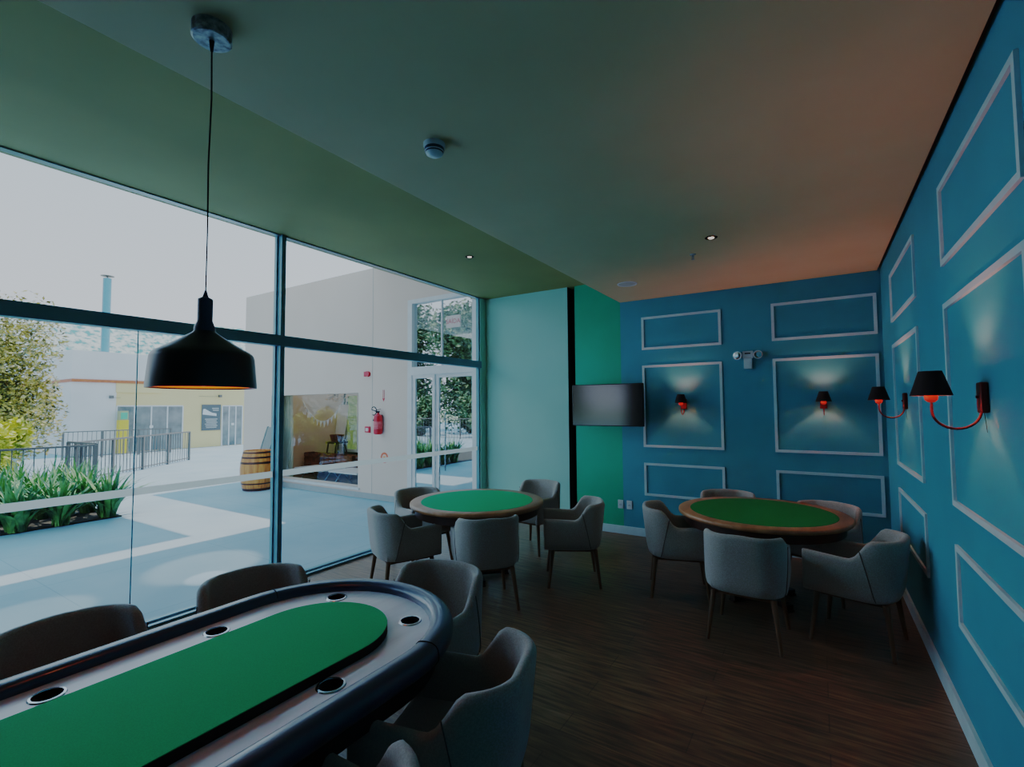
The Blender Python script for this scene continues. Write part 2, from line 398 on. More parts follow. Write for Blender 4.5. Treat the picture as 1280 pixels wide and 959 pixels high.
round_table(-.46, 4.86, .69, .587, 'round card table with deep green felt in the blue panelled corner', M_feltd)

# ================================================================== POKER TABLE
PX, YA, YZ = -1.80, 1.30, -.02          # centre line, arc centres
def track(hw, n=24):
    o = []
    for k in range(n+1):
        a = PI*k/n; o.append((hw*math.cos(a), YA+hw*math.sin(a)))
    for k in range(n+1):
        a = PI+PI*k/n; o.append((hw*math.cos(a), YZ+hw*math.sin(a)))
    return o
pt = thing('poker_table', 'long oval poker table with black padded rail and green felt', 'table', (PX, 0, 0))
def track_loft(prof, name, m, parent, n=24, sharp=60):
    # prof: closed list of (half width, z)
    vs = []; k = len(prof); rings = list(zip(*[track(hw, n) for hw, z in prof])); L = len(rings)
    for ring in rings:
        for (x, y), (hw, z) in zip(ring, prof): vs.append((x, y, z))
    fs = [(i*k+j, i*k+(j+1) % k, ((i+1) % L)*k+(j+1) % k, ((i+1) % L)*k+j) for i in range(L) for j in range(k)]
    mb = MB(); mb.add(vs, fs, True); return mb.build(name, m, parent, sharp=sharp)
rail_prof = [(.470, .748), (.470, .775), (.474, .788), (.484, .797), (.498, .801), (.520, .802), (.540, .799), (.556, .791), (.566, .778), (.570, .760), (.568, .738), (.555, .722), (.53, .716), (.50, .716), (.478, .724)]
rail = track_loft(rail_prof, 'padded_rail', M_rail, pt)
for (sx, yy) in ((1, 1.42), (-1, 1.42), (1, -.14), (-1, -.14)):
    a = math.asin((yy-YA)/.5) if yy > 0 else -math.asin((YZ-yy)/.5)
    base = YA if yy > 0 else YZ
    pts = []
    for (hw, z) in rail_prof[1:13]:
        hh = hw+.001 if hw > .53 else (hw-.001 if hw < .49 else hw)
        pts.append((sx*hh*math.cos(a), base+hh*math.sin(a), z+(.001 if z > .79 else 0)))
    MB().tube(pts, .0022, 5).build('rail_seam', mat('seam_thread', rgb(6,8,10), .9), rail)
surf = MB().prism(track(.474), .735, .76).build('racetrack_surface', M_race, pt)
CUPS = []
for x in (-.375, .375):
    for y in (1.09, .56, .03): CUPS.append((x, y))
for sx in (-1, 1): CUPS.append((sx*.25, YA+.295)); CUPS.append((sx*.25, YZ-.295))
cut = MB()
for (x, y) in CUPS: cut.prism([(x+.0415*math.cos(2*PI*k/32), y+.0415*math.sin(2*PI*k/32)) for k in range(32)], .70, .80)
co = cut.build('cutter', M_race, pt)
md = surf.modifiers.new('b', 'BOOLEAN'); md.operation = 'DIFFERENCE'; md.object = co; md.solver = 'EXACT'
dg = bpy.context.evaluated_depsgraph_get()
nm = bpy.data.meshes.new_from_object(surf.evaluated_get(dg)); surf.modifiers.clear(); surf.data = nm
for p in nm.polygons: p.use_smooth = False
bpy.data.objects.remove(co)
for i, (x, y) in enumerate(CUPS):
    if i == 0:
        h0 = MB().lathe([(.040, .762), (.041, .7645), (.047, .7640), (.050, .7605), (.0405, .7605)], 40, close=True).build('cup_ring', M_chrome, pt)
        c0 = MB().lathe([(.0395, .762), (.038, .69), (0, .69)], 32).build('cup_well', M_blackm, h0)
        h0.location = (x, y, 0)
    else:
        h = h0.copy(); COL.objects.link(h); h.location = (x, y, 0); h.parent = pt
        c = c0.copy(); COL.objects.link(c); c.parent = h
fp = YS = (YA, YZ); YA -= .03
MB().prism([(x+.035, y) for x, y in track(.287, 32)], .76, .793).build('felt_edge', M_blackm, pt)
MB().prism([(x+.035, y) for x, y in track(.286, 32)], .7932, .7955).build('playing_felt', M_felt, pt)
YA, YZ = YS
track_loft([(.50, .718), (.50, .62), (.47, .62), (.47, .718)], 'apron', M_blackm, pt, sharp=30)
MB().prism(track(.47), .66, .688).build('table_bed', M_blackm, pt)
for yy in (1.05, .23):
    lg = MB().box(-.30, .30, yy-.04, yy+.04, .08, .66).build('trestle_leg', M_blackm, pt)
    MB().box(-.36, .36, yy-.06, yy+.06, 0, .08).build('trestle_foot', M_blackm, lg)

# ================================================================== PENDANT LAMP
pl = thing('pendant_lamp', 'black metal pendant lamp hanging over the poker table, glowing orange inside', 'lamp', (-1.864, .869, 0))
MB().lathe([(0, ZC), (.066, ZC), (.066, ZC-.045), (.060, ZC-.05), (0, ZC-.05)], 48).build('ceiling_rose', mat('speckled_rose', rgb(190,196,190), .35, col2=rgb(90,100,98), scale=40), pl)
MB().tube([(0, 0, ZC-.05), (.001, 0, ZC-.09)], [.009, .005]).build('cord_grip', M_blackm, pl)
MB().tube([(0, 0, ZC-.06), (.004, .002, 2.85), (-.003, 0, 2.6), (.002, 0, 2.35), (0, 0, 2.13)], .0028, 8).build('cord', M_blackm, pl)
MB().lathe([(0, 2.135), (.004, 2.13), (.010, 2.108), (.0235, 2.10), (.0245, 2.096), (.0245, 2.02), (.030, 2.005), (.034, 1.995), (.034, 1.982), (0, 1.982)], 40).build('socket_cap', mat('blue_grey_cap', rgb(60,72,96), .45), pl)
MB().lathe([(.030, 1.986), (.040, 1.975), (.070, 1.955), (.125, 1.920), (.150, 1.905), (.158, 1.896), (.162, 1.884), (.1705, 1.790), (.171, 1.776), (.168, 1.776), (.1665, 1.790), (.158, 1.884), (.154, 1.894), (.146, 1.901), (.125, 1.914), (.07, 1.948), (.030, 1.973)], 80, close=True).build('lamp_shade', M_black, pl, sharp=50)
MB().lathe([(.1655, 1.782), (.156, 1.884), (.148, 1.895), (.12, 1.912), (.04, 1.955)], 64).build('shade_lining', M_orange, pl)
MB().lathe([(0, 1.815), (.02, 1.818), (.032, 1.835), (.03, 1.86), (.015, 1.89), (.012, 1.94)], 24).build('light_bulb', M_bulb, pl)

# ================================================================== CEILING FIXTURES
sd = thing('smoke_detector', 'white domed detector on the grey ceiling with a dark lens', 'detector', (-1.70, 1.92, ZC))
MB().lathe([(0, 0), (.058, 0), (.058, -.016), (.051, -.026), (.051, -.042), (.043, -.058), (.026, -.068), (0, -.070)], 40).build('dome', M_white, sd)
MB().lathe([(.0525, -.026), (.0525, -.036), (.047, -.052), (.044, -.050)], 40).build('dark_band', mat('smoky_blue_plastic', rgb(50,70,86), .3), sd)
def downlight(x, y, z, lab):
    d = thing('downlight', lab, 'downlight', (x, y, z), 0, 'recessed downlights')
    MB().lathe([(.028, 0), (.030, -.004), (.048, -.004), (.05, 0), (.05, 0.0)], 40).build('trim_ring', M_blackm, d)
    MB().lathe([(0, -.006), (.022, -.006), (.024, -.002)], 32).build('lens', M_spot, d)
    return d
downlight(-.712, 4.292, ZC, 'small lit round downlight in the grey ceiling')
downlight(-3.348, 4.392, ZR, 'small lit round downlight in the green raised ceiling')
sp = thing('sprinkler', 'tiny metal sprinkler head under the grey ceiling next to the downlight', 'sprinkler', (-.941, 4.678, ZC))
MB().lathe([(0, 0), (.028, 0), (.026, -.006), (.010, -.008), (.008, -.025), (0, -.025)], 24).build('escutcheon', M_aluL, sp)
MB().box(-.010, -.007, -.002, .002, -.045, -.02).box(.007, .010, -.002, .002, -.045, -.02).box(-.003, .003, -.003, .003, -.05, -.02).build('sprinkler_frame', M_aluL, sp)
MB().lathe([(0, -.05), (.016, -.05), (.016, -.048), (0, -.048)], 16).build('deflector', M_aluL, sp)
spk = thing('ceiling_speaker', 'round white speaker grille flush in the grey ceiling near the end wall', 'speaker', (-1.82, 5.395, ZC))
MB().lathe([(.095, 0), (.098, -.006), (.112, -.006), (.115, 0)], 48).build('rim', M_whitep, spk)
MB().lathe([(0, -.0045), (.095, -.004)], 48).build('grille', mat('speaker_grille', rgb(196,200,196), .7, scale=300, bump=.3, bscale=500), spk)

# ================================================================== WALL SCONCES  (local: wall at y=0, lamp towards -y)
def make_sconce():
    s = thing('wall_sconce', 'wall lamp with shaded bulb', 'wall lamp')
    MB().box(-.034, .034, -.028, 0, 1.662, 1.792).build('backplate', M_bronze, s, bevel=.008)
    MB().tube([(0, -.028, 1.73), (0, -.036, 1.73)], .006, 8).build('screw', M_bronze, s)
    pts = []
    for k in range(17):
        a = PI*k/16; pts.append((0, -.100+.080*math.cos(a)-.0, 1.672-.078*math.sin(a)))
    pts = [(0, -.018, 1.70)]+pts+[(0, -.180, 1.70), (0, -.180, 1.712)]
    MB().tube(pts, .005, 10).build('curved_arm', M_bronze, s)
    MB().lathe([(0, 1.708), (.012, 1.710), (.022, 1.720), (.024, 1.732), (.022, 1.752), (0, 1.752)], 24, c=(0, -.180, 0)).build('socket', M_red, s)
    sh = MB().lathe([(.074, 1.738), (.041, 1.846), (.0395, 1.846), (.0725, 1.738)], 48, c=(0, -.180, 0), close=True).build('lamp_shade', M_shade, s, sharp=50)
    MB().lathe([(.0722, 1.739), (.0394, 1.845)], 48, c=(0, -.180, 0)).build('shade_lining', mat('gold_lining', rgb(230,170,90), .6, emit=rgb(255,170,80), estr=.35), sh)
    MB().lathe([(0, 1.80), (.012, 1.795), (.016, 1.78), (.012, 1.765), (.008, 1.752)], 16, c=(0, -.180, 0)).build('light_bulb', M_bulb, s)
    MB().tube([(.004, -.012, 1.665), (.006, -.006, 1.58)], .0012, 5).build('cord', M_blackm, s)
    return s
sc0 = make_sconce(); index_kids()
SC = [(-1.42, YB, 0, 'red and black wall lamp on the end wall beside the television'),
      (.06, YB, 0, 'red and black wall lamp on the end wall panel next to the corner'),
      (XR, 4.91, -PI/2, 'shaded wall lamp on the blue side wall, the one nearer the corner'),
      (XR, 2.78, -PI/2, 'large-looking shaded wall lamp on the blue side wall, nearest us')]
for i, (x, y, rz, lab) in enumerate(SC):
    s = sc0 if i == 0 else copy_tree(sc0)
    s.location = (x, y, 0); s.rotation_euler = (0, 0, rz); tag(s, lab, 'wall lamp', 'bronze wall sconces')
    L = bpy.data.lights.new('sconce_light', 'POINT'); L.energy = 5.4; L.color = (1, .33, .26); L.shadow_soft_size = .012
    o = bpy.data.objects.new('sconce_light', L); COL.objects.link(o)
    d = Vector((0, -.18, 0)); d.rotate(Matrix.Rotation(rz, 3, 'Z')); o.location = (x+d.x, y+d.y, 1.812)

# ================================================================== TELEVISION, EMERGENCY LIGHT, SOCKETS
tv = thing('television', 'flat black television on a wall bracket across the green and blue walls', 'television', (-2.30, 5.93, 1.72))
MB().box(-.482, .482, -.02, .02, -.272, .272).build('casing', M_black, tv, bevel=.006)
MB().quad((-.472, -.0225, -.262), (.472, -.0225, -.262), (.472, -.0225, .262), (-.472, -.0225, .262)).build('screen', M_screen, tv)
MB().box(-.25, .25, .02, .055, -.2, .1).build('rear_housing', M_blackm, tv, bevel=.01)
br = MB().obox((.03, .22, 0), (.02, 0, 0), (0, .17, 0), (0, 0, .025)).box(-.09, .12, .37, .3915, -.12, .12).build('wall_bracket', M_blackm, tv)
em = thing('emergency_light', 'white twin-head emergency light high on the blue end wall', 'emergency light', (-.675, YB, 2.27))
MB().box(-.055, .055, -.05, 0, -.01, .075).build('housing', M_white, em, bevel=.006)
MB().box(-.045, .045, -.045, 0, -.135, -.012).build('battery_box', M_white, em, bevel=.005)
MB().box(-.03, .03, -.053, -.05, .040, .052).build('indicator', M_blackm, em)
for sx in (-1, 1):
    def head():
        b = MB(); c = Vector((sx*.105, -.045, .028)); ax = Vector((sx*.25, -1, -.15)).normalized()
        b.tube([c-ax*.035, c-ax*.02, c+ax*.015, c+ax*.03], [.02, .042, .05, .05], 28); return b, c+ax*.031, ax
    hb, hc, ax = head(); h = hb.build('lamp_head', M_white, em)
    MB().tube([hc, hc+ax*.002], [.040, .036], 28).build('reflector', M_chrome, h)
def outlet(x, lab):
    o = thing('wall_socket', lab, 'socket', (x, YB, .388), 0, 'white wall sockets')
    MB().box(-.037, .037, -.010, 0, -.057, .057).build('cover_plate', M_white, o, bevel=.004)
    b = MB()
    for k in (-1, 0, 1): b.tube([(k*.010, -.0105, -.003*abs(k)+.002), (k*.010, -.0118, -.003*abs(k)+.002)], .003, 8)
    b.box(-.018, .018, -.0112, -.0100, -.014, -.012); b.build('pin_holes', M_blackm, o)
outlet(-2.278, 'white wall socket at the foot of the green strip, the left of the pair')
outlet(-2.157, 'white wall socket at the foot of the blue wall, the right of the pair')

# ================================================================== OUTSIDE: TERRACE AND GROUND
struct('terrace', MB().box(-40, XG-.06, -30, 40, -.2, -.005), M_terrace, 'pale concrete terrace outside the glass wall', 'terrace')
# our flat roof over the glazing, and an unseen slab added to shade the terrace
b = MB().box(-6.98, XR+.2, YN, WY+.6, 4.45, 4.65)
struct('roof_slab', b, M_white_ext, 'flat roof slab over the card room', 'roof')
b = MB().box(-9.9, -7.45, YN, 5.85, 5.95, 6.1)
for (x, y) in ((-9.7, YN+.2), (-7.65, YN+.2)): b.box(x-.1, x+.1, y-.1, y+.1, 0, 5.95)
b.box(-7.45, -6.5, YN, YN+.6, 5.95, 6.1).box(-6.9, -6.6, YN, YN+.3, 4.6, 5.95)
struct('unseen_shade_slab', b, M_white_ext, 'unseen high slab added to shade the terrace', 'roof')

# ---- annex building facing us (plane y = WY)
an = thing('annex_building', 'beige rendered annex with a wide window and tall glass doors across the terrace', 'building', (0, WY, 0))
W0, W1, WZ = -11.5, -4.62, 4.38
wx0, wx1, wz0, wz1 = -10.38, -7.47, .19, 2.0
dx0, dx1, dz1 = -6.16, -4.60, 3.63
b = MB()
b.box(W0, wx0, 0, .22, 0, WZ).box(wx0, wx1, 0, .22, 0, wz0).box(wx0, wx1, 0, .22, wz1, WZ).box(wx1, dx0, 0, .22, 0, WZ).box(dx0, dx1, 0, .22, dz1, WZ)
b.box(W0, W0+.22, .22, 7, 0, WZ).box(dx1, dx1+.05, 0, 7, 0, WZ)
b.build('outer_wall', M_annex, an)
MB().box(W0, dx1+.05, .22, 7, WZ-.1, WZ).build('roof', M_white_ext, an)
MB().box(wx0-.05, wx1+.05, -.03, .03, wz0-.045, wz0).build('window_sill', M_whitep, an)
MB().box(W0, dx0, -.015, 0, 0, .11).build('plinth', M_plinth, an)
MB().box(-7.09, -7.08, -.004, 0, .11, WZ).build('render_joint', mat('joint_grey', rgb(170,165,158), .9), an)  # grey strip marking the joint in the render
MB().quad((wx0, .08, wz0), (wx1, .08, wz0), (wx1, .08, wz1), (wx0, .08, wz1)).build('window_pane', M_glass2, an)
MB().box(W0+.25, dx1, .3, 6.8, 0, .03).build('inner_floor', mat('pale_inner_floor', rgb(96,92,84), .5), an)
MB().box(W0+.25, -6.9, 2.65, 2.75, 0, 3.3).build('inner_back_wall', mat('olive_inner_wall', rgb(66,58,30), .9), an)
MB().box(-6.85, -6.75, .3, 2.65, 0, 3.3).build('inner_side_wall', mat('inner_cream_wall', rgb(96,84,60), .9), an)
# tall glazed doors
df = MB()
df.box(dx0, dx0+.10, -.02, .10, 0, dz1).box(dx1-.11, dx1+.0, -.03, .10, 0, dz1).box(dx0+.1, dx1-.11, -.02, .10, dz1-.07, dz1)
df.box(dx0+.1, dx1-.11, -.02, .10, 2.28, 2.42).build('door_frame', M_whitep, an)
for (a, c, nm_, y) in ((dx0+.10, -5.54, 'hinged_door', 0.0), (-5.54, dx1-.11, 'sliding_door', .03)):
    d = MB().box(a, a+.07, y, y+.04, .0, 2.28).box(c-.05, c, y, y+.04, .0, 2.28).box(a+.07, c-.05, y, y+.04, 0, .06).box(a+.07, c-.05, y, y+.04, 2.22, 2.28).build(nm_, M_whitep, an)
    MB().quad((a+.07, y+.02, .06), (c-.05, y+.02, .06), (c-.05, y+.02, 2.22), (a+.07, y+.02, 2.22)).build('door_glass', M_mirror, d)
    if nm_ == 'sliding_door':
        MB().tube([(a+.13, y-.06, .62), (a+.13, y-.06, 1.62)], .014, 10).tube([(a+.13, y-.06, .7), (a+.13, y+.0, .7)], .008, 8).tube([(a+.13, y-.06, 1.5), (a+.13, y+.0, 1.5)], .008, 8).build('door_handle', M_chrome, d)
        MB().box(a+.02, a+.06, y-.02, y, .95, 1.08).build('lock', M_chrome, d)
MB().box(-5.42, -5.40, .03, .06, 2.42, dz1-.07).build('fanlight_bar', M_whitep, an)
MB().quad((dx0+.1, .05, 2.42), (dx1-.11, .05, 2.42), (dx1-.11, .05, dz1-.07), (dx0+.1, .05, dz1-.07)).build('fanlight_glass', M_mirror, an)
def text(body, size, loc, rot, m, name, parent=None):
    cu = bpy.data.curves.new(name, 'FONT'); cu.body = body; cu.size = size; cu.align_x = 'CENTER'; cu.align_y = 'CENTER'; cu.extrude = .001
    o = bpy.data.objects.new(name, cu); COL.objects.link(o)
    dg = bpy.context.evaluated_depsgraph_get(); me = bpy.data.meshes.new_from_object(o.evaluated_get(dg)); bpy.data.objects.remove(o)
    me.materials.append(m); o = bpy.data.objects.new(name, me); COL.objects.link(o); o.location = loc; o.rotation_euler = rot
    if parent: o.parent = parent
    return o
sg = thing('exit_sign', 'small pale sign with red lettering behind the glass above the annex doors', 'sign', (-5.16, WY+.035, 3.16))
MB().box(-.15, .15, 0, .006, -.10, .10).build('sign_plate', mat('pale_pink_plate', rgb(232,214,208), .6), sg)
text('SAÍDA', .11, (0, -.002, 0), (PI/2, 0, 0), M_redp, 'lettering', sg)

# things on the annex wall
fe = thing('fire_extinguisher', 'red fire extinguisher hung on the annex wall with a black hose', 'fire extinguisher', (-6.83, WY-.09, 1.22))
MB().lathe([(0, 0), (.065, 0), (.078, .012), (.08, .03), (.08, .30), (.072, .34), (.045, .365), (.022, .375), (.022, .395), (0, .395)], 32).build('cylinder', M_redp, fe)
MB().lathe([(.0808, .10), (.0808, .24)], 32).build('label_band', mat('label_band', rgb(226,120,116), .6, col2=rgb(200,40,46), scale=60), fe)
MB().box(-.02, .02, -.02, .02, .39, .43).obox((.02, -.02, .45), (.06, 0, .012), (0, .008, 0), (0, 0, .005)).obox((.02, -.02, .425), (.05, 0, -.006), (0, .008, 0), (0, 0, .004)).build('valve', M_blackm, fe)
hp = [(-.02, 0, .41)]+[(-.09-.07*math.cos(a), -.02, .43+.075*math.sin(a)) for a in [x*PI/8 for x in range(1, 14)]]+[(-.06, -.03, .33), (-.03, -.085, .25)]
MB().tube(hp, .010, 8).build('hose', M_blackm, fe)
MB().box(-.03, .03, .05, .088, .30, .36).build('wall_hook', M_blackm, fe)
ar = thing('arrow_sign', 'small red downward arrow sign above the fire extinguisher', 'sign', (-6.78, WY-.002, 1.93))
MB().box(-.022, -.010, -.004, 0, -.05, .11).box(.010, .022, -.004, 0, -.05, .11).build('arrow_shaft', M_redp, ar)
MB().add([(-.045, 0, -.05), (.045, 0, -.05), (0, 0, -.12), (-.045, -.004, -.05), (.045, -.004, -.05), (0, -.004, -.12)], [(0,1,2), (3,5,4), (0,3,4,1), (1,4,5,2), (2,5,3,0)])
b = MB(); b.add([(-.035, 0, -.05), (.035, 0, -.05), (0, 0, -.11), (-.035, -.004, -.05), (.035, -.004, -.05), (0, -.004, -.11)], [(0,1,2), (3,5,4), (0,3,4,1), (1,4,5,2), (2,5,3,0)])
b.build('arrow_head', M_redp, ar)
rs = thing('round_sign', 'round red and orange sign low on the annex wall behind the frosted stripe', 'sign', (-6.75, WY-.003, .79))
b = MB()
n = 32; vs = []
for (r, y) in ((.10, 0), (.10, -.004), (.06, -.004), (.06, 0)):
    for k in range(n): vs.append((r*math.cos(2*PI*k/n), y, r*math.sin(2*PI*k/n)))
b.add(vs, [(i*n+k, i*n+(k+1) % n, ((i+1) % 4)*n+(k+1) % n, ((i+1) % 4)*n+k) for i in range(4) for k in range(n)])
b.build('red_ring', mat('orange_red', rgb(226,84,40), .6), rs)
MB().box(-.03, .03, -.004, 0, -.03, .03).build('centre_mark', mat('sign_orange', rgb(240,150,70), .6), rs)
for (x, z, lab, nm_) in ((-7.21, 2.35, 'small red alarm sounder high on the annex wall', 'alarm_sounder'), (-7.19, 1.30, 'small red alarm call point low on the annex wall', 'call_point')):
    a = thing(nm_, lab, 'fire alarm', (x, WY, z))
    if nm_ == 'alarm_sounder':
        MB().box(-.085, -.035, -.04, 0, -.05, .05).build('strobe', M_redp, a, bevel=.01)
        MB().tube([(.02, -.05, 0), (.02, 0, 0)], .055, 24).build('sounder_body', M_redp, a)
    else:
        MB().box(-.07, .07, -.035, 0, -.06, .06).build('box', M_redp, a, bevel=.01)
        MB().box(-.035, .03, -.038, -.035, -.03, .025).build('front_plate', M_white, a)

# ---- seen through the annex window
cu = MB(); vs = []; N = 60
for i in range(N+1):
    x = -10.74+.60*i/N; y = .05*math.sin(i*1.05)
    vs += [(x+.5*0, y, .05), (x*1.0+.0-(.06*(i/N)), y*.7, 2.3)]
cu.add([(x, y, z) for (x, y, z) in vs], [(2*i, 2*i+2, 2*i+3, 2*i+1) for i in range(N)], True)
c = cu.build('curtain', mat('pale_curtain', rgb(190,184,160), .9)); c.location = (-.0, WY+.40, 0)
c.scale = (1, 1, 1); tag(c, 'pale pleated curtain at the left side of the annex window', 'curtain')
# curtain x range lies about x=-10.1 .. -9.68
bn = thing('bunting', 'string of white triangular flags hanging inside the annex window', 'bunting', (-11.22, WY+1.33, 0))
P = []
for k in range(25):
    t = k/24; x = .02+1.66*t; z = 1.93-.56*(1-(2*t-1)**2)+.03*t; P.append((x-.0, 0, z))
MB().tube(P, .006, 5).build('string', M_whitep, bn)
for k in range(1, 24, 2):
    x, y, z = P[k]; dx = (P[k+1][0]-P[k-1][0])/2; dz = (P[k+1][2]-P[k-1][2])/2; q = 1/math.hypot(dx, dz)*.055
    MB().quad((x-dx*q, 0, z-dz*q), (x+dx*q, 0, z+dz*q), (x+.01, -.01, z-.15)).build('flag', M_whitep, bn)
def crate(x, y, z, w, h, lab, d=.3):
    c = thing('wooden_crate', lab, 'crate', (x, y, z), 0, 'crates inside the annex')
    b = MB()
    for k in range(3):
        z0 = .01+k*(h/3)
        b.box(-w/2, w/2, -d/2, -d/2+.015, z0, z0+h/3-.02).box(-w/2, w/2, d/2-.015, d/2, z0, z0+h/3-.02)
    b.build('slats', mat('orange_brown_wood', rgb(150,86,50), .7, col2=rgb(96,52,30), scale=9), c)
    MB().box(-w/2+.001, -w/2+.03, -d/2+.016, d/2-.016, 0, h).box(w/2-.03, w/2-.001, -d/2+.016, d/2-.016, 0, h).box(-w/2+.03, w/2-.03, -d/2+.016, d/2-.016, 0, .012).build('end_panels', mat('orange_brown_wood', rgb(150,86,50)), c)
FL = .03
bench = thing('display_bench', 'low wooden bench holding crates inside the annex window', 'bench', (-10.25, WY+1.53, FL))
MB().box(-.96, .96, -.2, .2, .17, .21).build('bench_top', M_leg, bench)
for sx in (-.88, .88):
    for sy in (-.16, .16): MB().box(sx-.03, sx+.03, sy-.03, sy+.03, 0, .17).build('leg', M_leg, bench)
crate(-10.88, WY+1.53, FL+.21, .58, .34, 'leftmost slatted wooden crate on the low bench in the annex')
crate(-10.25, WY+1.53, FL+.21, .58, .34, 'middle slatted wooden crate on the low bench in the annex')
crate(-9.62, WY+1.53, FL+.21, .58, .34, 'rightmost slatted wooden crate on the low bench in the annex')
st = thing('wooden_stool', 'tall dark wooden stool standing behind the crates in the annex', 'stool', (-10.75, WY+2.05, FL))
MB().box(-.2, .2, -.2, .2, .75, .80).build('seat', M_dwood, st)
for sx in (-1, 1):
    for sy in (-1, 1): MB().tube([(sx*.15, sy*.15, .75), (sx*.22, sy*.22, 0)], .02, 8).build('leg', M_dwood, st)
MB().box(-.2, .2, -.012, .012, .35, .39).build('stretcher', M_dwood, st)
bk = thing('woven_basket', 'woven brown basket set on the tall stool in the annex', 'basket', (-10.75, WY+2.05, FL+.80))
MB().lathe([(0, 0), (.14, 0), (.18, .18), (.17, .18), (.13, .01), (0, .01)], 20).build('basket_body', mat('wicker', rgb(140,84,54), .8, col2=rgb(80,44,28), scale=30), bk)
eb = thing('easel_board', 'white easel board standing inside the annex', 'board', (-10.98, WY+2.38, FL))
MB().obox((0, 0, 1.32), (.2, 0, 0), (0, .012, 0), (0, .06, .45)).build('board', M_whitep, eb)
MB().tube([(-.22, -.12, 0), (-.1, .1, 1.85)], .018, 8).tube([(.22, -.12, 0), (.1, .1, 1.85)], .018, 8).build('easel_legs', M_dwood, eb)
gd = thing('garden_picture_window', 'white framed inner window with greenery at the back of the annex room', 'window', (-10.62, WY+2.64, 0))
gd['kind'] = 'structure'
MB().box(-.5, .5, -.03, 0, .5, .58).box(-.5, .5, -.03, 0, 2.05, 2.13).box(-.5, -.42, -.03, 0, .58, 2.05).box(.42, .5, -.03, 0, .58, 2.05).box(-.02, .02, -.03, 0, .58, 2.05).build('window_frame', M_whitep, gd)
MB().quad((-.42, -.012, .58), (.42, -.012, .58), (.42, -.012, 2.05), (-.42, -.012, 2.05)).build('window_pane', mat('garden_view', rgb(150,176,110), .9, col2=rgb(60,84,44), scale=9, emit=rgb(130,150,90), estr=.35), gd)
def white_table(x, y, w, lab):
    t = thing('white_table', lab, 'table', (x, y, FL), 0, 'white tables inside the annex')
    MB().box(-w, w, -.3, .3, .30, .33).build('tabletop', M_whitep, t)
    for sx in (-1, 1): MB().tube([(sx*(w-.08), -.25, 0), (sx*(w-.08), 0, .30), (sx*(w-.08), .25, 0)], .012, 8).build('leg', M_aluL, t)
white_table(-9.65, WY+.75, .5, 'low white table inside the annex window, the left one')
white_table(-8.5, WY+.75, .45, 'low white table inside the annex window, the right one')
tw = thing('twig_arrangement', 'dried blossom twigs hanging near the annex window top', 'plant', (-10.35, WY+1.75, 2.18))
for k in range(7):
    a = k*.9; MB().tube([(0, 0, 0), (.15*math.cos(a), .1*math.sin(a), -.05-.03*k), (.34*math.cos(a), .2*math.sin(a), -.22)], [.008, .006, .003], 6).build('twig', M_dwood, tw)
b = MB()
for k in range(90):
    a = random.random()*2*PI; r = random.random()*.36; c = Vector((r*math.cos(a), .6*r*math.sin(a), -.02-.28*random.random()))
    u = Vector((random.uniform(-1,1), random.uniform(-1,1), random.uniform(-1,1))).normalized()*.025; v = u.orthogonal().normalized()*.02
    b.quad(c-u-v, c+u-v, c+u+v, c-u+v)
b.build('blossoms', mat('blush_blossoms', rgb(224,190,160), .9), tw)
MB().tube([(0, 0, 0), (0, 0, 1.0)], .004, 6).build('hanging_wire', M_dwood, tw)

L = bpy.data.lights.new('annex_fill_light', 'AREA'); L.energy = 22; L.color = (1, .9, .7); L.shape = 'RECTANGLE'; L.size = 3; L.size_y = 2  # unseen area fill added to brighten the annex interior
o = bpy.data.objects.new('annex_fill_light', L); COL.objects.link(o); o.location = (-9.4, WY+1.4, 3.9)
# ---- barrel and leaning chalk board
br = thing('wooden_barrel', 'orange-brown wooden barrel with dark hoops on the terrace', 'barrel', (-10.08, 5.80, 0))
def br_r(z): return .265+.062*math.sin(PI*(z/.83)**1.0)
MB().lathe([(0, .02)]+[(br_r(z), z) for z in [.0, .08, .16, .24, .32, .40, .48, .56, .64, .72, .80, .83]]+[(br_r(.83)-.02, .83), (br_r(.8)-.02, .80), (0, .80)], 40).build('staves', mat('barrel_oak', rgb(226,136,60), .6, col2=rgb(182,92,36), scale=22, stretch=(1,1,.08)), br, sharp=60)
for (z, h) in ((.03, .05), (.15, .03), (.58, .045), (.69, .04), (.79, .035)):
    MB().lathe([(br_r(z-h/2)+.003, z-h/2), (br_r(z+h/2)+.003, z+h/2)], 40).build('hoop', mat('rusty_hoop', rgb(74,42,30), .5, metal=.3), br)
cb = thing('chalk_board', 'grey framed board leaning against the annex wall behind the barrel', 'board', (-10.40, 6.12, 0))
MB().obox((0, 0, .66), (.16, 0, 0), (0, .012, -.002), (.22, .07, .64)).build('board_face', mat('slate_grey', rgb(128,132,128), .7), cb)
for s in (-1, 1): MB().obox((s*.17, -.006, .66), (.015, 0, 0), (0, .018, -.002), (.22, .07, .655)).build('frame_side', M_aluL, cb)

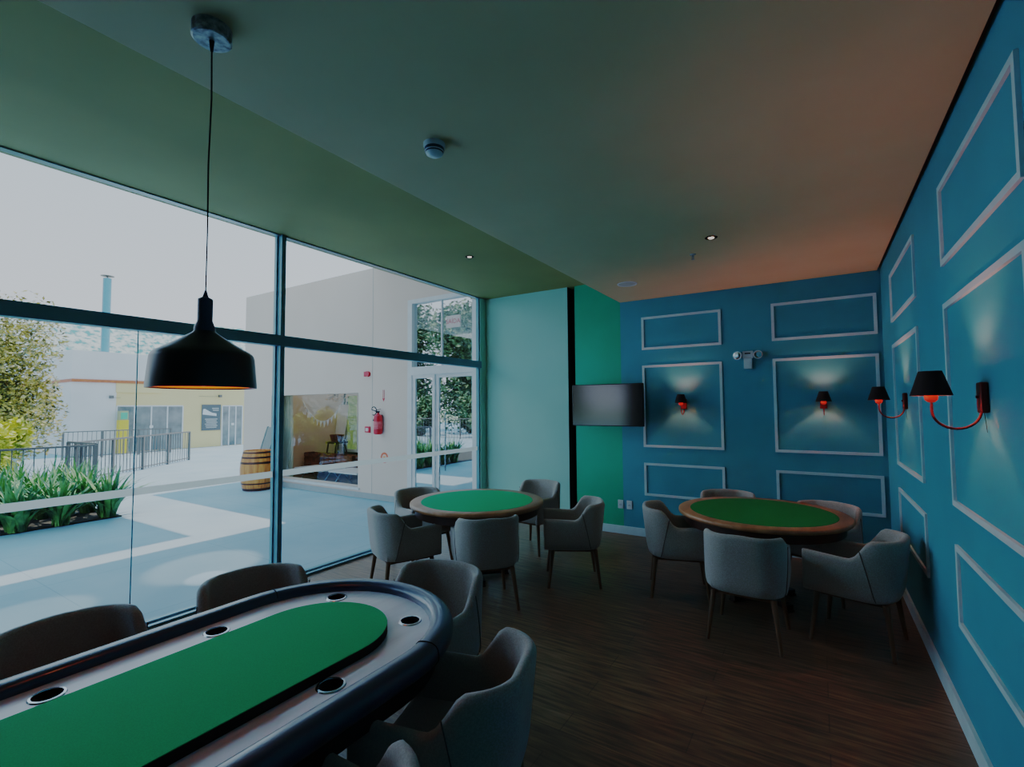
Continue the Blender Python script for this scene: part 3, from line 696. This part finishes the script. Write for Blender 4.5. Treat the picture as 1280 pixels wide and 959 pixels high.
# ---- far pavilion facing the terrace (plane x = FX)
FX = -23.4
fa = thing('pavilion_building', 'white flat-roofed pavilion with a wall tinted cream for shade and terracotta trim beyond the terrace', 'building', (FX, 0, 0))
y0, y1 = 6.36, 12.9; rz = 3.96
MB().box(-8, 0, y0, y0+1.36, 0, 2.80).build('white_wall', M_white_ext, fa)
MB().box(-8, -.02, y0+1.32, y1, 0, 2.80).build('shaded_wall', M_shade_ext, fa)
MB().box(-8, .03, y0-.02, y1, 2.88, rz).build('parapet', M_white_ext, fa)
MB().box(-8, .09, y0-.03, y1, 2.76, 2.88).build('roof_flashing', M_rust, fa)
MB().box(-.05, .04, y0+1.34, y0+2.9, 2.4, 2.8).build('shade_band', M_shade_ext, fa)
MB().box(-3.2, -2.0, y0-.03, y0, .9, 2.3).build('side_window', mat('dim_glass', rgb(96,100,90), .2), fa)
def glazed(ya, yb, n, zt, lab):
    d = MB(); w = (yb-ya)/n
    for k in range(n+1): d.box(-.02, .02, ya+k*w-.02, ya+k*w+.02, .0, zt)
    d.box(-.02, .02, ya, yb, zt, zt+.04)
    f = d.build('door_frame', M_whitep, fa)
    for k in range(n):
        MB().box(-.012, -.004, ya+k*w+.02, ya+(k+1)*w-.02, .02, zt).build('door_glass', mat('dark_shop_glass', rgb(110,118,118), .15, col2=rgb(54,62,66), scale=1.6), f)
    MB().box(.02, .05, (ya+yb)/2-.06, (ya+yb)/2+.06, .95, 1.05).build('door_lock', M_whitep, f)
glazed(7.75, 10.10, 4, 1.84, '')
glazed(11.75, 12.68, 3, 1.84, '')
MB().tube([(-2.2, 8.0, rz-.1), (-2.2, 8.0, 7.35)], .15, 20).build('flue_pipe', mat('blue_flue_metal', rgb(70,130,160), .4, metal=.3), fa)
MB().lathe([(0, 7.50), (.24, 7.46), (.24, 7.44), (0, 7.44)], 20, c=(-2.2, 8.0, 0)).build('flue_cap', M_iron, fa)
MB().tube([(-2.2, 8.0, 7.3), (-2.2, 8.0, 7.46)], .03, 8).build('flue_cap_stem', M_iron, fa)
for (y, z) in ((7.55, 2.2), (11.62, 2.30)):
    w = thing('outdoor_spotlight', 'small dark spotlight on the pavilion wall, left of its doors' if y < 9 else 'small dark spotlight on the pavilion wall above the poster', 'spotlight', (FX, y, z))
    MB().box(.0, .12, -.06, .06, -.05, .07).build('lamp_body', M_iron, w); MB().box(.02, .05, .05 if y < 9 else -.9, .3 if y < 9 else -.05, -.02, -.005).build('arm', M_iron, w)
ps = thing('menu_poster', 'dark poster with a white shape and lines on the pavilion wall', 'poster', (FX, 11.28, 1.30))
MB().box(.0, .03, -.42, .40, -.56, .62).build('poster_board', mat('charcoal_poster', rgb(62,62,64), .7), ps)
b = MB()
b.quad((.033, -.36, .40), (.033, -.30, .42), (.033, .0, .24), (.033, .2, .20), (.033, .2, .10), (.033, -.38, .18))
b.build('white_shape', M_whitep, ps)
b = MB()
for k in range(6): b.box(.03, .033, -.28+.03*(k % 3), .25-.04*(k % 2), -.06-.075*k, -.03-.075*k)
b.box(.03, .033, .02, .3, .42, .46).box(.03, .033, .05, .3, .34, .37)
b.build('text_lines', mat('poster_white', rgb(170,172,172), .8), ps)
vm = thing('yellow_display_stand', 'yellow display stand with a green panel beside the pavilion doors', 'stand', (FX+.25, 7.86, 0))
MB().box(-.15, .15, -.14, .16, .0, 1.30).build('cabinet', mat('bright_yellow', rgb(236,186,20), .6), vm)
MB().box(-.13, .13, -.13, .15, 1.30, 1.66).build('top_frame', mat('olive_frame', rgb(150,150,90), .6), vm)
MB().box(.13, .14, -.10, .12, 1.34, 1.60).build('green_panel', mat('green_panel', rgb(80,180,120), .6), vm)

# ---- railings
M_rail2 = M_iron
def railing(p, q, z0, z1, gap, lab, posts=2, bot=True):
    p, q = Vector((*p, 0)), Vector((*q, 0)); d = q-p; L = d.length; u = d/L; w = Vector((-u.y, u.x, 0))
    r = thing('railing', lab, 'railing', p, 0, 'brown metal railings')
    MB().obox(d/2+Vector((0, 0, z1)), u*(L/2), w*.025, (0, 0, .02)).build('top_rail', M_rail2, r)
    if bot: MB().obox(d/2+Vector((0, 0, z0+.08)), u*(L/2), w*.015, (0, 0, .015)).build('bottom_rail', M_rail2, r)
    for k in range(posts):
        c = d*(k/(posts-1)); MB().obox(c+Vector((0, 0, (z0+z1)/2)), u*.03, w*.03, (0, 0, (z1-z0)/2)).build('post', M_rail2, r)
    n = int(L/gap); first = None
    for k in range(1, n):
        c = d*(k/n)
        if first is None:
            first = MB().obox((0, 0, (z0+z1)/2), u*.009, w*.009, (0, 0, (z1-z0)/2-.02)).build('baluster', M_rail2, r); first.location = c
        else:
            o = first.copy(); COL.objects.link(o); o.location = c; o.parent = r
    return r
railing((-13.1, -2.0), (-13.1, 3.98), 0, .95, .155, 'brown metal railing behind the planting bed, running out of frame at left', 4)
railing((-13.3, 4.05), (-14.6, 3.95), 0, .97, .10, 'short brown metal railing return at the end of the planting bed', 3)
railing((-14.6, 4.1), (-17.9, 7.95), 0, .95, .14, 'brown metal railing running diagonally towards the pavilion doors', 5)
railing((-21.8, 5.75), (-21.8, 9.0), 0, .95, .13, 'far brown metal railing in front of the pavilion wall', 4)

# ---- planting bed
struct('planting_bed', MB().box(-12.9, -9.46, -3.0, 3.25, -.004, .015), M_soil, 'dark soil bed between terrace and railing', 'planting bed')
def strap_plant(x, y, s, n, lab):
    b = MB()
    for k in range(n):
        a = random.random()*2*PI; L = s*random.uniform(.7, 1.15); sp = random.uniform(.15, .95); w = random.uniform(.018, .032)
        d = Vector((math.cos(a), math.sin(a), 0)); side = Vector((-d.y, d.x, 0)); base = Vector((random.uniform(-.08,.08), random.uniform(-.08,.08), 0)); pts = []
        for i in range(6):
            t = i/5; r = L*sp*t*(.4+.6*t); z = L*(t-.35*sp*t*t*1.4); pts.append((base+d*r+Vector((0, 0, z)), w*(1-t**2*.95)*(.6+.8*min(t*3, 1))))
        vs = []
        for p, ww in pts: vs += [p-side*ww, p+side*ww]
        b.add(vs, [(2*i, 2*i+1, 2*i+3, 2*i+2) for i in range(5)], True)
    return tag(b.build('strap_leaf_plant', M_strap, loc=(x, y, .015)), lab, 'plant', 'strap-leaved plants in the bed')
ROWN = ['front row nearest the glass', 'second row from the glass', 'third row from the glass', 'rear row against the railing']
ORD = ['first', 'second', 'third', 'fourth', 'fifth']
for i in range(4):
    for j in range(5):
        strap_plant(-9.50-.76*i+random.uniform(-.05, .05), 3.08-.54*j+random.uniform(-.05, .05), random.uniform(.74, .9), 80,
                    'green strap-leaved clump, %s from the right in the %s' % (ORD[j], ROWN[i]))

# ---- trees and shrubs
def tree(name, lab, x, y, h, cr, ch, m, n, grp, leaf=.10, z0=0, lobes=9):
    t = thing(name, lab, 'tree' if 'tree' in name else 'shrub', (x, y, z0), 0, grp)
    zc = h-ch/2
    pts = [(0, 0, 0), (.04*h, .02*h, zc*.5), (0, .0, zc), (.0, .05, h-ch*.3)]
    MB().tube(pts, [.05*cr+.04, .04*cr+.03, .03*cr+.02, .01], 8).build('trunk', M_bark, t)
    b = MB(); cs = []
    for k in range(lobes):
        a = random.random()*2*PI; rr = cr*.62*math.sqrt(random.random()); cs.append((Vector((rr*math.cos(a), rr*math.sin(a), zc+random.uniform(-.36,.36)*ch)), random.uniform(.34, .52)))
    for k in range(n):
        c, f = random.choice(cs)
        d = Vector((random.gauss(0,1), random.gauss(0,1), random.gauss(0,1))).normalized()*(random.random()**.4)
        p = c+Vector((d.x*cr*f, d.y*cr*f, d.z*ch*.5*f*1.1))
        u = Vector((random.gauss(0,1), random.gauss(0,1), random.gauss(0,.6))).normalized(); v = u.cross(Vector((random.gauss(0,1), random.gauss(0,1), 1))).normalized(); l = leaf*random.uniform(.6, 1.3)
        b.quad(p-u*l, p+v*l*.45, p+u*l, p-v*l*.45)
    b.build('foliage', m, t); return t
tree('leafy_tree', 'large yellow-green leafy tree at the left behind the railing', -16.6, 2.85, 4.15, 1.55, 3.9, M_leafy, 26000, 'trees beyond the railing', .06, lobes=20)
tree('leafy_tree', 'paler tree rising behind the yellow-green one at the left edge', -21.4, 3.3, 4.7, 1.5, 3.8, M_leafy, 14000, 'trees beyond the railing', .09, lobes=20)
tree('leafy_shrub', 'lime green shrub glowing behind the railing bars', -14.3, 2.75, 1.45, .55, 1.4, M_leafl, 3500, 'shrubs beyond the railing', .08)
tree('leafy_shrub', 'yellow shrub behind the railing, further left of the lime one', -14.6, 1.5, 1.6, .6, 1.5, M_leafl, 3500, 'shrubs beyond the railing', .08)
RT = 'trees mirrored in the annex doors'
for (x, y, h, m, lab) in ((-24.8, -12.0, 9.0, M_leafd, 'dark leafy tree mirrored at the left of the annex doors'), (-19.2, -12.6, 8.6, M_leafd, 'tall green tree mirrored in the middle of the annex doors'),
        (-13.6, -12.5, 7.6, M_leafg, 'bushy pale green tree mirrored at the right of the annex doors')):
    tree('garden_tree', lab, x, y, h, 2.75, h-.8, m, 15000, RT, .17, lobes=26)
for (x, lab) in ((-24.4, 'dark round hedge shrub mirrored low in the annex doors, left one'), (-20.4, 'dark round hedge shrub mirrored low in the annex doors, middle one'), (-16.4, 'dark round hedge shrub mirrored low in the annex doors, right one')):
    tree('hedge_shrub', lab, x, -9.3, 2.4, 1.0, 2.3, M_leafd, 7000, 'hedge shrubs mirrored in the annex doors', .13, lobes=16)
railing((-26, -8.0), (-10, -8.0), 0, 1.1, .2, 'dark railing mirrored in the annex doors', 6)

# ---- hill
hb = MB(); NX, NY = 26, 60
hv = []
for i in range(NX+1):
    for j in range(NY+1):
        x = -62-26*i/NX; y = -60+230*j/NY; t = i/NX
        z = -1+(14.0+.09*(y-20)+1.2*math.sin(y*.05+1))*math.sin(min(1, t*1.25)*PI/2)+random.uniform(-.35, .35)*(1 if i else 0)
        hv.append((x, y, max(-1, z)))
hb.add(hv, [(i*(NY+1)+j, (i+1)*(NY+1)+j, (i+1)*(NY+1)+j+1, i*(NY+1)+j+1) for i in range(NX) for j in range(NY)], True)
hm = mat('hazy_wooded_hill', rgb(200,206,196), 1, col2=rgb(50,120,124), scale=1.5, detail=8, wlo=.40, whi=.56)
struct('hill', hb, hm, 'hazy wooded hill in the distance', 'hill')
struct('ground', MB().box(-400, -40, -300, 300, -1.3, -1.0).box(-40, 60, 40, 300, -1.3, -1.0).box(-40, 60, -300, -30, -1.3, -1.0), mat('distant_ground', rgb(150,160,120), 1), 'grassy ground far beyond the terrace', 'ground')

# ================================================================== LIGHT
w = bpy.data.worlds.new('sky'); S.world = w; w.use_nodes = True; nt = w.node_tree
bg = nt.nodes['Background']
tc = nt.nodes.new('ShaderNodeTexCoord'); sx = nt.nodes.new('ShaderNodeSeparateXYZ'); cr = nt.nodes.new('ShaderNodeValToRGB')
nt.links.new(tc.outputs['Generated'], sx.inputs[0]); nt.links.new(sx.outputs[2], cr.inputs[0])
cr.color_ramp.elements[0].position = 0; cr.color_ramp.elements[0].color = rgb(190,200,220)
cr.color_ramp.elements[1].position = .7; cr.color_ramp.elements[1].color = rgb(112,176,226)
e = cr.color_ramp.elements.new(.35); e.color = rgb(160,188,216)
nt.links.new(cr.outputs[0], bg.inputs[0]); bg.inputs[1].default_value = 4.3
sun = bpy.data.lights.new('sun', 'SUN'); sun.energy = 8.5; sun.angle = .01; sun.color = (1, .96, .9)
so = bpy.data.objects.new('sun', sun); COL.objects.link(so)
sd_ = Vector((.20, -1.76*1.09, -4.38)).normalized()     # direction the light travels
so.rotation_euler = sd_.to_track_quat('-Z', 'Y').to_euler()
L = bpy.data.lights.new('pendant_light', 'POINT'); L.energy = .35; L.color = (1, .5, .25); L.shadow_soft_size = .03
o = bpy.data.objects.new('pendant_light', L); COL.objects.link(o); o.location = (-1.864, .869, 1.80)
for (x, y, z) in ((-.712, 4.292, ZC-.01), (-3.348, 4.392, ZR-.01)):
    L = bpy.data.lights.new('downlight_lamp', 'SPOT'); L.energy = 12; L.color = (1, .72, .55); L.spot_size = 1.4; L.spot_blend = .7; L.shadow_soft_size = .02
    o = bpy.data.objects.new('downlight_lamp', L); COL.objects.link(o); o.location = (x, y, z)

# sunlight thrown back onto the shaded terrace by upper windows
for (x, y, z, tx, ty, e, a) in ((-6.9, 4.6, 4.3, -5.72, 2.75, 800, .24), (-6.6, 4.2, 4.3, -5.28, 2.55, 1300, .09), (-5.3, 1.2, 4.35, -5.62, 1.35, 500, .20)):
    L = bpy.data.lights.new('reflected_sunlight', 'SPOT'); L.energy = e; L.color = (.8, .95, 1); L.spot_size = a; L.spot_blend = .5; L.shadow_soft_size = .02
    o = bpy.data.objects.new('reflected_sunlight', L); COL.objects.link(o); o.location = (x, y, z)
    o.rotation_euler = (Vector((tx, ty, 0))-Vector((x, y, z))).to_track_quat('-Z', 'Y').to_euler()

# ================================================================== CAMERA
yaw, pitch, roll, f = [math.radians(a) for a in (32.3174, 2.8243, -.3957)]+[601.99]
fw = Vector((-math.sin(yaw)*math.cos(pitch), math.cos(yaw)*math.cos(pitch), math.sin(pitch)))
rt = Vector((math.cos(yaw), math.sin(yaw), 0)); up = rt.cross(fw)
r2 = rt*math.cos(roll)+up*math.sin(roll); u2 = -rt*math.sin(roll)+up*math.cos(roll)
cd = bpy.data.cameras.new('camera'); cam = bpy.data.objects.new('camera', cd); COL.objects.link(cam)
mx = Matrix((r2, u2, -fw)).transposed().to_4x4(); mx.translation = (0, 0, CAMH); cam.matrix_world = mx
cd.sensor_fit = 'HORIZONTAL'; cd.sensor_width = 36; cd.lens = 36*f/1280; cd.clip_start = .02; cd.clip_end = 1000
S.camera = cam
S.view_settings.view_transform = 'Standard'; S.view_settings.look = 'None'; S.view_settings.exposure = 0; S.view_settings.gamma = 1
S.view_settings.use_curve_mapping = True
cm = S.view_settings.curve_mapping; cm.white_level = (4, 4, 4); cm.use_clip = False
cv = cm.curves[3]
TONE = [(0, 0), (.0025, .006), (.006, .021), (.015, .09), (.03, .195), (.06, .29), (.12, .375), (.25, .45), (.5, .515), (1, .555)]
cv.points[0].location = TONE[0]; cv.points[-1].location = TONE[-1]
for p in TONE[1:-1]: cv.points.new(*p)
cm.update()
S.cycles.max_bounces = 10; S.cycles.diffuse_bounces = 6; S.cycles.transparent_max_bounces = 12
